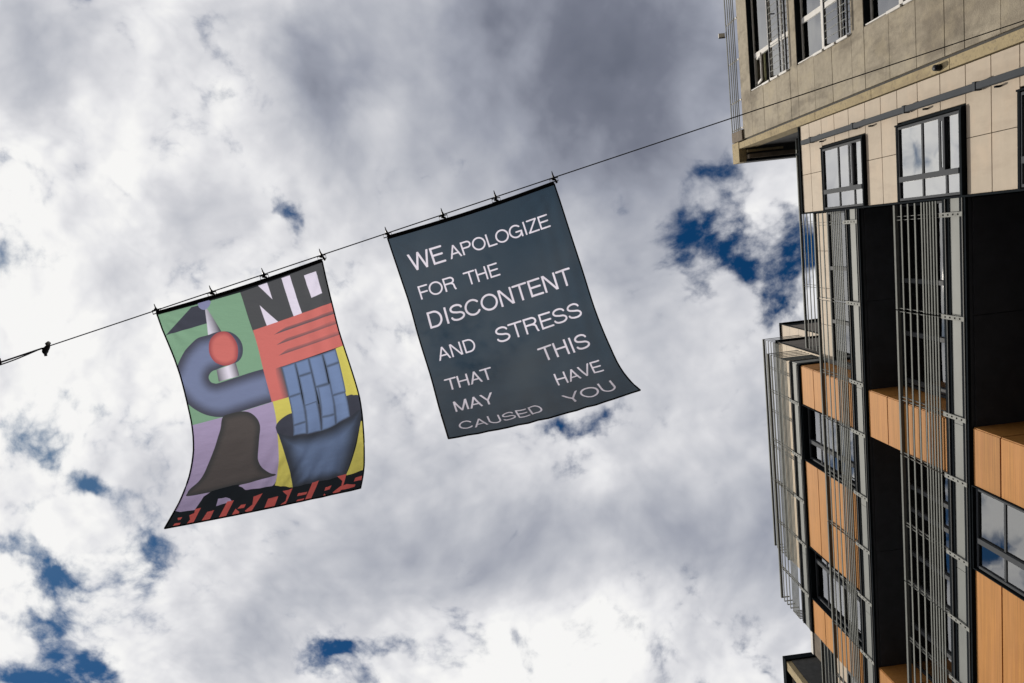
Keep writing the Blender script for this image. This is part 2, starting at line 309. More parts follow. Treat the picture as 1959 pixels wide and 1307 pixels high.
# timber cladding
def timber(y0, y1, zs, x=F + .055, joint=.015):
    for a, b in zip(zs, zs[1:]):
        lo, hi = min(a, b), max(a, b)
        box('timber_panel', 'wood', x, x + .03, y0 + .006, y1 - .006, lo + joint, hi - joint, AB)
def timber_return(y, zs, x0, x1, sgn=-1):
    for a, b in zip(zs, zs[1:]):
        lo, hi = min(a, b), max(a, b); ya, yb = (y, y + .03)
        box('timber_panel', 'wood', x0, x1, ya, yb, lo + .011, hi - .011, AB)
ZT1 = (11.30, 10.66, 10.03, 9.39, 8.75, 8.11, 7.4, 6.7, 6.0)
ZT2 = (14.55, 13.84, 13.13, 12.42, 11.95)
ZT3 = (17.76, 17.08, 16.42, 15.76, 15.18)
timber(4.07, 5.12, ZT1); timber(6.71, 9.2, ZT1); timber(10.82, YF, ZT1); timber(9.2, 10.82, ZT1)
timber(4.07, 5.13, ZT2); timber(10.83, YF, ZT2)
timber(4.07, 5.12, ZT3); timber(6.73, 9.22, ZT3); timber(10.80, YE - .01, ZT3)
timber_return(4.055, ZT1, 8.37, 10.5); timber_return(4.055, ZT2, 8.37, 9.4); timber_return(4.055, ZT3, 8.37, 9.4)
timber_return(10.815, ZT2, 8.37, 9.4)
for za, zb in zip(ZT3, ZT3[1:]): box('timber_panel', 'wood', 8.37, 9.2, YE - .025, YE + .005, zb + .011, za - .011, AB)
for za, zb in zip(ZT2, ZT2[1:]): box('timber_panel', 'wood', 8.37, 9.4, 5.105, 5.135, zb + .011, za - .011, AB)
# windows set flush in the timber: big panes, a thick bar, small panes
def window(y0, y1, z0, z1, cols, bar, small_hi=True, depth=.17, gm='glass', fm='anthracite', back='room', bw=.10, sash=None):
    """bar = y of the thick bar between tall and short panes; cols = z of the mullions"""
    xg = F + depth; fr = []
    t = .045
    fr += [(xg - .03, xg + .03, y0, y0 + t, z0, z1), (xg - .03, xg + .03, y1 - t, y1, z0, z1), (xg - .03, xg + .03, y0 + t, y1 - t, z0, z0 + t), (xg - .03, xg + .03, y0 + t, y1 - t, z1 - t, z1)]
    fr += [(xg - .045, xg + .03, bar - bw / 2, bar + bw / 2, z0 + t, z1 - t)]
    w = multi('window', fm, fr, AB)
    for i, c in enumerate(cols):
        cw = .022
        box('mullion', fm, xg - .012, xg + .028, y0 + t, bar - bw / 2, c - cw, c + cw, w); box('mullion', fm, xg - .012, xg + .028, bar + bw / 2, y1 - t, c - cw, c + cw, w)
    ed = [z0 + t] + sorted(c for c in cols) + [z1 - t]
    for a, b in zip(ed, ed[1:]):
        a2 = a + (.022 if a != ed[0] else 0); b2 = b - (.022 if b != ed[-1] else 0)
        for ya, yb in ((y0 + t, bar - bw / 2), (bar + bw / 2, y1 - t)):
            box('pane', gm, xg + .003, xg + .009, ya, yb, a2, b2, w)
    if sash:
        za, zb = sash; t2 = .05
        multi('opening_sash', fm, [(xg - .05, xg - .029, y0 + t, bar - bw / 2, za, za + t2), (xg - .05, xg - .029, y0 + t, bar - bw / 2, zb - t2, zb), (xg - .05, xg - .029, y0 + t, y0 + t + t2, za + t2, zb - t2), (xg - .05, xg - .029, bar - bw / 2 - t2, bar - bw / 2, za + t2, zb - t2)], w)
    box('blind' if back == 'curtain' else 'interior', back, xg + .032, xg + .036, y0, y1, z0, z1, w)
    return w
def reveal(y0, y1, z0, z1, x0, x1, t=.03, m='frame', name='window_surround'):
    multi(name, m, [(x0, x1, y0 - t, y0, z0 - t, z1 + t), (x0, x1, y1, y1 + t, z0 - t, z1 + t), (x0, x1, y0, y1, z0 - t, z0), (x0, x1, y0, y1, z1, z1 + t)], AB)
window(5.17, 6.67, 15.22, 17.72, (15.85, 16.48, 17.10), 6.15, depth=.20, back='curtain', gm='glass')
box('blind', 'blind', 8.60, 8.607, 5.3, 6.0, 16.5, 17.7, AB)
reveal(5.15, 6.69, 15.20, 17.74, 8.33, 8.56, .02)
window(9.26, 10.76, 15.22, 17.72, (15.85, 16.48, 17.10), 9.62, depth=.20, back='curtain', gm='glass')
box('blind', 'blind', 8.60, 8.607, 9.8, 10.6, 16.45, 17.7, AB)
reveal(9.24, 10.78, 15.20, 17.74, 8.33, 8.56, .02)
window(5.16, 6.67, 8.2, 11.27, (8.75, 9.35, 9.95, 10.62), 6.14, depth=.10, gm='glass_dark')
reveal(5.14, 6.69, 8.18, 11.29, 8.32, 8.5, .02)
# beige wall with two windows
ZB = [16.99, 16.54, 15.96, 15.39, 14.8, 14.17, 13.62, 13.09, 12.48, 11.87, 11.25, 10.69, 10.12, 9.5, 8.9, 8.28, 7.7, 7.1, 6.5]
BW = [(-1.46, 14.17, 15.96), (-1.46, 11.25, 13.09), (-1.46, 8.28, 10.12)]
for a, b in zip(ZB, ZB[1:]):
    inwin = any(lo - .01 <= b and a <= hi + .01 for _, lo, hi in BW)
    if inwin: box('cladding_panel', 'beige', 8.285, 8.33, -2.095, -1.49, b + .005, a - .005, AB, .004)
    else:
        box('cladding_panel', 'beige', 8.285, 8.33, -2.095, -.925, b + .005, a - .005, AB, .004)
        box('cladding_panel', 'beige', 8.285, 8.33, -.915, -.005, b + .005, a - .005, AB, .004)
box('cladding_backing', 'frame', 8.332, 8.419, -2.09, -.0, 6.3, 16.98, AB)
for y, lo, hi in BW:
    cols = (lo + (hi - lo) * .26, lo + (hi - lo) * .60)
    window(-1.40, -.02, lo + .09, hi - .03, cols, -.42, depth=-.02, gm='glass_bright', back='curtain', sash=(cols[0] - .02, cols[0] + .13))
    multi('window_surround', 'frame', [(8.22, 8.33, -1.45, -1.42, lo + .02, hi), (8.21, 8.33, -1.42, .0, lo + .02, lo + .065), (8.24, 8.33, -1.42, .0, hi - .05, hi)], AB)
box('wall_trim', 'frame', 8.25, 8.42, -2.1, .03, 17.0, 17.05, AB)
box('wall_trim', 'frame', 8.265, 8.42, .0, .035, 6.3, 17.0, AB)
# recessed upper walls: beige band over dark glazing
def recess(y0, y1, b, top, band, ys_members, gm='glass_dark'):
    if band:
        n = max(1, round((y1 - y0) / .93)); w = (y1 - y0) / n
        for i in range(n): 
            box('cladding_panel', 'beige', 9.17, 9.2, y0 + i * w + .006, y0 + (i + 1) * w - .006, top - .60, top, AB)
        box('wall', 'frame', 9.2, 9.42, y0, y1, top - .62, top, AB); top -= .62
    box('interior', 'room', 9.36, 9.40, y0, y1, b, top, AB)
    w = multi('window', 'anthracite', [(9.16, 9.22, y0, y1, b, b + .06), (9.16, 9.22, y0, y1, top - .06, top), (9.16, 9.22, y0, y0 + .045, b + .06, top - .06), (9.16, 9.22, y1 - .045, y1, b + .06, top - .06)], AB)
    ed = [y0] + list(ys_members) + [y1]
    for y in ys_members: box('mullion', 'pipe_light', 9.145, 9.215, max(y0, y - .045), min(y1, y + .045), b + .06, top - .06, w)
    for a, c in zip(ed, ed[1:]):
        box('pane', gm, 9.20, 9.206, a + .046, c - .046, b + .06, top - .06, w)
recess(.06, 4.04, S1 + .6, S2 - .02, False, (1.68, 2.84, 3.9))
recess(5.15, 10.81, S1 + .6, S2 - .02, False, (6.36, 6.9, 7.97, 8.72, 9.78))
recess(.06, 4.04, S2 + .6, 18.18, True, (1.5, 2.9))
recess(YE + .03, YF, S2 + .6, 18.18, True, (13.0, 14.2))
box('corner_post', 'grey', 9.08, 9.2, 3.97, 4.05, S2 + .6, 18.2, AB); box('corner_post', 'white', 9.06, 9.16, YE + .03, YE + .09, S2 + .6, 18.2, AB)
box('roof_slab', 'frame', 9.15, 20, .0, 4.05, 18.2, 18.28, AB); box('roof_slab', 'frame', 9.15, 20, YE, YF, 18.2, 18.28, AB)
# stepped-back upper storeys
def tower(x, y0, y1, z0, top, row, m):
    box('wall', 'frame', x + .04, 20, y0 + .03, y1, z0, top - .06, AB)
    z = top - .05
    while z > z0 + .1:
        zz = max(z0, z - row); box('cladding_panel', m, x, x + .04, y0 + .03, y1, zz + .005, z - .005, AB); z = zz
    box('roof_trim', 'frame', x - .06, 20, y0 - .04, y1 + .04, top - .05, top, AB)
    box('corner_trim', 'frame', x - .025, x - .001, y0 - .02, y0 + .02, z0, top - .05, AB)
    for k in range(int((top - z0) / .72)):
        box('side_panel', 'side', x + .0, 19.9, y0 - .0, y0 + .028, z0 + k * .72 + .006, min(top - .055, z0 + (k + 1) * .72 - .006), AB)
M['side'] = mat('shade_darkened_side_cladding', (.155, .135, .115), .8, var=.04, noise=(4, .12), streak=((1.5, 1, 7), .10))  # beige cladding with the shade of this face put into its colour
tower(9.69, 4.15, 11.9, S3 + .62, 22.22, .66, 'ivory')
tower(11.3, 4.1, 10.2, 20.5, 25.5, .70, 'beige')
for zz, xx in ((20.2, 10.9), (23.3, 12.7)):
    w = multi('window', 'frame', [(xx, xx + .9, 4.09, 4.13, zz, zz + .05), (xx, xx + .9, 4.09, 4.13, zz + .95, zz + 1.0), (xx, xx + .05, 4.09, 4.13, zz + .05, zz + .95), (xx + .85, xx + .9, 4.09, 4.13, zz + .05, zz + .95)], AB)
    box('pane', 'glass_dark', xx + .05, xx + .85, 4.10, 4.106, zz + .05, zz + .95, w); box('interior', 'room', xx + .05, xx + .85, 4.12, 4.14, zz + .05, zz + .95, w)
# far end wall of the set-back storey
box('wall', 'frame', 9.80, 20, YE + .06, 14.64, 18.3, 20.5, AB)
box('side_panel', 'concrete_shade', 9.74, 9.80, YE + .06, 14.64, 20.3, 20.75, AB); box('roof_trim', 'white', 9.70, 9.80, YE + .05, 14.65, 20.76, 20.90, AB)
# louvre screens: horizontal rods on vertical bracket pairs
OFFS = (.73, .81, .89, .97, 1.05, 1.13, 1.32, 1.53, 1.735, 1.965)
BRK = (.31, 2.13, 3.96, 5.15, 6.67, 7.97, 9.28, 10.77, 12.3, 13.8)
def screen(x, y0, y1, b, brackets, breaks=(), wrap_lo=0, wrap_hi=0, base_plate=True, x_in=.10):
    for i, o in enumerate(OFFS):
        h = .055 if i == 9 else (.040 if i > 5 else .032); dp = .065 if i == 9 else .014
        ys = [y0] + [t for t in breaks if y0 + .2 < t < y1 - .2] + [y1]
        for k, (a, c) in enumerate(zip(ys, ys[1:])):
            box('louvre_rod', 'rod', x - .012, x - .012 + dp, a + (.012 if k else 0), c - (.012 if k < len(ys) - 2 else 0), b + o - h / 2, b + o + h / 2, AB)
        if wrap_lo: box('louvre_rod', 'rod', x - .012 + dp, x + wrap_lo, y0, y0 + .014, b + o - h / 2, b + o + h / 2, AB)
        if wrap_hi: box('louvre_rod', 'rod', x - .012 + dp, x + wrap_hi, y1 - .014, y1, b + o - h / 2, b + o + h / 2, AB)
    for y in brackets:
        bx = [(x + .014, x + .05, y - .038, y - .030, b + .05, b + 1.95), (x + .014, x + .05, y + .030, y + .038, b + .05, b + 1.95)]
        if base_plate:
            bx += [(x - .015, x + .0, y - .016, y + .016, b + .05 + k * .125, b + .05 + k * .125 + .085) for k in range(5)] + [(x - .015, x + .0, y - .040, y - .016, b + .05, b + .635), (x - .015, x + .0, y + .016, y + .040, b + .05, b + .635)]
        multi('bracket', 'bracket', bx, AB)
screen(F, .05, YF, S1, BRK, breaks=(2.13, 5.15, 7.97, 10.77))
screen(F, .05, YF, S2, BRK, breaks=(2.13, 5.15, 7.97, 10.77))
screen(F, 4.03, YE, S3, [y for y in BRK if 4 < y < 11.5], breaks=(7.97,), wrap_lo=.95, wrap_hi=.25)
screen(9.6, -2.18, 4.04, 18.0, (.3, 2.13), base_plate=False, wrap_hi=.6)
box('louvre_bracket', 'frame', 9.55, 9.95, -1.72, -1.66, 19.75, 19.95, AB)
screen(9.62, 4.2, YE, S3 + 3.45, (5.15, 6.67, 7.97, 9.28), base_plate=False, wrap_lo=1.3, wrap_hi=.3)
screen(9.6, YE + .02, YF, 18.0, (12.1, 13.6), base_plate=False)
# downpipe on the beige wall
dp = box('downpipe', 'pipe', 8.15, 8.25, -1.735, -1.625, -1.5, 16.72, AB, .008)
for z in (16.27, 14.43, 12.69, 10.88, 9.0, 7.1): box('pipe_collar', 'pipe', 8.14, 8.262, -1.75, -1.61, z - .03, z + .03, dp)
for z in (15.9, 13.9, 12.2, 10.5): box('pipe_bracket', 'frame', 8.2, 8.284, -1.6, -1.57, z - .02, z + .02, dp)
# ================================================================ concrete building
CB = thing('concrete_building', 'stained board-marked concrete building with white windows and a rooftop railing', 'building', (12, -6, 0))
YS = -2.12
W = [(17.42, 19.85), (14.60, 17.02), (11.75, 14.13), (8.9, 11.28)]
box('wall', 'concrete', 8.80, 20, -14, -2.36, -1.6, 20.5, CB)
box('wall', 'dark_render', 8.8, 20, -2.36, -2.14, -1.6, 20.88, CB)
ZJ = [20.55, 19.85, 19.02, 18.2, 17.42, 17.02, 16.2, 15.4, 14.60, 14.13, 13.3, 12.5, 11.75, 11.28, 10.5, 9.7, 8.9, 8.0, 7.0, 6.0, 4.0, 2.0, 0, -1.58]
for a, b in zip(ZJ, ZJ[1:]):
    win = any(lo - .01 <= b and a <= hi + .01 for lo, hi in W)
    box('concrete_panel', 'concrete', 8.30 + random.uniform(-.003, .003), 8.80, -3.56 if win else -7.6, -2.36, b + .004, a - .004, CB, .004)
    box('concrete_panel', 'concrete', 8.30, 8.80, -14, -7.6 if not win else -7.6, b + .004, a - .004, CB, .004)
    if not win: pass
box('drip_groove', 'dark_render', 8.36, 8.80, -2.36, -2.30, -1.58, 20.5, CB)
for a, b in zip([20.85, 18.6, 16.2, 13.9, 11.6, 9.3, 7], [18.6, 16.2, 13.9, 11.6, 9.3, 7, -1.5]): box('concrete_panel', 'concrete_pale', 8.27, 8.78, -2.30, YS, b + .004, a - .004, CB, .004)
# windows in the concrete
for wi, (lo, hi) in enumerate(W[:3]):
    xg = 8.44; y1 = -3.58; y0 = -7.55
    ym = -4.5 if wi == 0 else (-4.55 if wi == 1 else -5.2)
    zm = lo + .57 * (hi - lo)
    fr = [(xg, xg + .06, y0, y1, lo, lo + .05), (xg, xg + .06, y0, y1, hi - .06, hi), (xg - .01, xg + .06, y1 - .07, y1, lo + .05, hi - .06), (xg - .01, xg + .06, y0, y1 - .07, zm - .06, zm + .06), (xg - .005, xg + .055, ym - .06, ym + .06, lo + .05, zm - .06), (xg - .005, xg + .055, ym - .06, ym + .06, zm + .06, hi - .06),
          (xg, xg + .055, ym + .06, y1 - .07, lo + .62, lo + .68), (xg, xg + .055, y0, ym - .06, lo + .62, lo + .68)]
    box('reveal_shade_strip', 'frame', 8.31, 8.44, -7.58, -3.585, hi - .012, hi - .001, CB)  # black strip standing in for the shade under the window head
    w = multi('window', 'white', fr, CB)
    for ya, yb in ((y0, ym - .06), (ym + .06, y1 - .07)):
        for za, zb in ((lo + .05, lo + .62), (lo + .68, zm - .06), (zm + .06, hi - .06)):
            if wi == 0 and ya > -5 and zb > hi - .1: continue      # the casement standing open
            box('pane', 'glass_clear', xg + .02, xg + .026, ya, yb, za, zb, w)
    box('interior', 'room', 8.74, 8.79, y0, y1, lo, hi, w); box('curtain', 'curtain', 8.62, 8.625, y0, y1, lo + .05, zm + .3, w)
    box('sill_flashing', 'white', 8.27, xg, y1 - .005, y1 + .018, lo, hi - .12, w)
    for k in range(3): box('sill_cover', 'white', 8.235, 8.272, y1 + .0, y1 + .05, lo + .05 + k * .52, lo + .47 + k * .52, w)
    if wi == 0:
        s = multi('open_casement', 'board', [(8.42, 8.46, -4.4, -3.7, hi - .75, hi - .70)], w); s.rotation_euler = (0, .35, 0)
        s2 = multi('open_casement', 'white', [(8.36, 8.40, -4.42, -3.7, hi - .80, hi - .75), (8.36, 8.40, -4.42, -4.36, hi - .75, hi - .2), (8.36, 8.4, -3.76, -3.7, hi - .75, hi - .2)], w); s2.rotation_euler = (0, .25, 0)
    # security grille of thin rungs
    if wi < 2:
        r1, r2, r3 = hi - 1.49, hi - 2.08, hi - 2.42
        g = multi('grille', 'steel', [(8.22, 8.25, -7.5, -3.6, r - .016, r + .016) for r in (r1, r2, r3)] + [(8.22, 8.42, y, y + .03, r1 - .01, r1 + .01) for y in (-3.64, -5.2, -6.8)], CB)
        y = -3.75
        while y > -7.4:
            box('grille_rung', 'bracket', 8.225, 8.24, y, y + .012, r3, r1, g); y -= .158
# eave, parapet and railing
box('roof_slab', 'concrete_pale', 8.27, 8.5, -2.33, -1.72, 20.90, 21.42, CB, .01)
box('roof_slab', 'dark_render', 8.5, 20, -2.36, -1.72, 20.90, 21.38, CB)
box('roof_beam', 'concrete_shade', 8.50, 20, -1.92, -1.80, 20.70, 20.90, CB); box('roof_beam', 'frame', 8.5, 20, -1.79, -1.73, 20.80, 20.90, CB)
box('eave_strip', 'concrete_pale', 8.5, 9.6, -2.06, -1.99, 20.80, 20.90, CB)
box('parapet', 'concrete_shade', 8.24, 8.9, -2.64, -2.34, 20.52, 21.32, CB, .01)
box('parapet', 'concrete', 8.5, 20, -14, -2.64, 20.5, 20.62, CB)
RZ = (20.70, 20.83, 20.97, 21.13, 21.31)
for i, z in enumerate(RZ): box('roof_rail', 'rod', 8.255, 8.275, -14, -2.645, z - (.022 if i == 4 else .013), z + (.022 if i == 4 else .013), CB)
for y in (-2.70, -3.5, -4.65, -5.8, -6.95, -8.1): box('rail_post', 'white', 8.285, 8.31, y - .02, y + .02, 20.55, 21.30, CB)
box('rail_bracket', 'white', 8.05, 8.24, -5.62, -5.50, 21.36, 21.40, CB); box('rail_bracket', 'steel', 8.05, 8.24, -5.5, -5.47, 21.34, 21.38, CB)
tube('sensor_lamp', 'steel', [(8.16, -2.2, 11.83), (8.26, -2.2, 11.83)], [.05, .06], CB, 10)
# ================================================================ the other side of the street (building added out of view to cut low skylight; the cable is fixed to it)
OB = thing('added_brick_building', 'added unseen plain brown brick building on the opposite side of the street', 'building', (-14, 0, 0))
M['brick'] = mat('brown_brick', (.12, .075, .055), .9, noise=(6, .25), streak=((.1, .1, 90), .12))
box('wall', 'brick', -24, -10.2, -60, 60, -1.6, 10.6, OB); box('parapet', 'concrete_shade', -24.1, -10.1, -60.1, 60.1, 10.6, 10.9, OB)
for j in range(-8, 9):
    for zz in (0.2, 3.4, 6.8):
        w = multi('window', 'anthracite', [(-10.2, -10.12, j * 3.4, j * 3.4 + .06, zz, zz + 1.9), (-10.2, -10.12, j * 3.4 + 1.5, j * 3.4 + 1.56, zz, zz + 1.9), (-10.2, -10.12, j * 3.4 + .06, j * 3.4 + 1.5, zz, zz + .06), (-10.2, -10.12, j * 3.4 + .06, j * 3.4 + 1.5, zz + 1.84, zz + 1.9)], OB)
        box('pane', 'glass_dark', -10.16, -10.15, j * 3.4 + .06, j * 3.4 + 1.5, zz + .06, zz + 1.84, w); box('interior', 'room', -10.199, -10.19, j * 3.4 + .06, j * 3.4 + 1.5, zz + .06, zz + 1.84, w)
# ================================================================ far concrete building
C3 = thing('concrete_building', 'dark far building end with a pale concrete corner pilaster, beyond the timber-clad storey', 'building', (14, 20, 0))
box('wall', 'dark_render', 9.26, 22, 15.27, 26, -1.6, 21.5, C3)
box('pilaster', 'concrete_pale', 9.08, 9.26, 15.29, 15.62, -1.6, 21.5, C3, .01)
box('wall', 'concrete_shade', 9.24, 9.265, 15.62, 26, 18.4, 21.5, C3)
box('roof_slab', 'frame', 9.04, 22, 15.22, 26, 21.5, 21.72, C3)
w = multi('window', 'frame', [(9.18, 9.26, 15.75, 15.81, 16.5, 21.2), (9.18, 9.26, 15.81, 18, 21.1, 21.2), (9.18, 9.26, 15.81, 18, 19.8, 19.86), (9.18, 9.26, 16.6, 16.66, 16.5, 19.8)], C3)
box('pane', 'glass', 9.20, 9.206, 15.81, 18, 16.5, 21.1, w)
# ================================================================ cable across the street
H = 8.0
def wire(x): 
    y = .29 + (x + 3.71) * (-.2135); s = .0
    return Vector((x, y - .0, H + s))
CA = thing('steel_cable', 'thin black steel cable stretched across the street holding the two banners', 'cable', (-3, .2, H + EYE))
xs = np.linspace(-5.05, 8.3, 40); tube('cable', 'steel', [wire(x) for x in xs], .0065, CA, 6)
def wl(x): return wire(-5.05) + Vector(((x + 5.05), .215 * -(x + 5.05) + .0, -.02 * ((x + 5.05) / -3) ** 2 if x < -5.05 else 0))
tube('cable_tail', 'steel', [wl(x) + Vector((0, .0, .0)) for x in np.linspace(-5.05, -10.2, 24)], .0095, CA, 6)
tube('cable_tail', 'steel', [wl(x) + Vector((0, .028 * math.sin(min(1, (-5.05 - x) / .9) * math.pi), -.02)) for x in np.linspace(-5.07, -5.95, 12)], .007, CA, 6)
c0 = wire(-5.02)
tube('cable_clamp', 'steel', [c0 + Vector((.05, -.03, 0)), c0 + Vector((.03, 0, 0)), c0 + Vector((0, .028, 0)), c0 + Vector((-.007, .052, 0)), c0 + Vector((-.008, .074, 0)), c0 + Vector((-.008, .075, 0)), c0 + Vector((-.008, .10, 0))], [.017, .027, .034, .032, .019, .016, .015], CA, 12)
tube('clamp_nut', 'bracket', [c0 + Vector((.06, -.05, .0)), c0 + Vector((.03, -.03, .0))], [.022, .026], CA, 8)
c1 = wl(-5.55); tube('cable_clamp', 'steel', [c1 + Vector((0, -.05, 0)), c1 + Vector((0, .03, 0))], [.018, .018], CA, 8)
# ================================================================ banners
EDGE1=([[-3.711,0.328,8.0],[-3.701,0.517,8.05],[-3.687,0.706,8.101],[-3.67,0.894,8.153],[-3.651,1.086,8.173],[-3.631,1.281,8.158],[-3.599,1.466,8.112],[-3.553,1.637,8.028],[-3.512,1.787,7.91],[-3.476,1.923,7.774],[-3.447,2.03,7.613],[-3.426,2.13,7.446],[-3.419,2.217,7.27],[-3.415,2.296,7.091],[-3.42,2.359,6.906],[-3.424,2.421,6.72]],
[[-1.767,-0.061,8.0],[-1.762,0.146,8.055],[-1.757,0.354,8.107],[-1.745,0.564,8.149],[-1.733,0.774,8.189],[-1.698,0.984,8.183],[-1.656,1.193,8.16],[-1.611,1.396,8.111],[-1.568,1.589,8.031],[-1.544,1.763,7.907],[-1.522,1.897,7.742],[-1.5,2.015,7.565],[-1.478,2.094,7.367],[-1.456,2.167,7.167],[-1.445,2.221,6.96],[-1.44,2.264,6.75]])
EDGE2=([[-0.991,-0.237,8.0],[-0.954,-0.059,7.984],[-0.916,0.12,7.967],[-0.879,0.298,7.951],[-0.842,0.477,7.935],[-0.811,0.652,7.891],[-0.782,0.824,7.835],[-0.748,0.994,7.778],[-0.712,1.164,7.721],[-0.676,1.335,7.663],[-0.644,1.473,7.553],[-0.614,1.585,7.412],[-0.584,1.686,7.263],[-0.554,1.745,7.092],[-0.524,1.802,6.921],[-0.494,1.86,6.75]],
[[0.983,-0.647,8.0],[1.023,-0.465,7.987],[1.062,-0.282,7.974],[1.101,-0.1,7.961],[1.139,0.082,7.941],[1.171,0.26,7.891],[1.203,0.437,7.84],[1.235,0.615,7.79],[1.267,0.79,7.734],[1.299,0.96,7.662],[1.332,1.115,7.566],[1.364,1.25,7.44],[1.395,1.383,7.312],[1.424,1.481,7.156],[1.462,1.56,6.991],[1.516,1.614,6.82]])

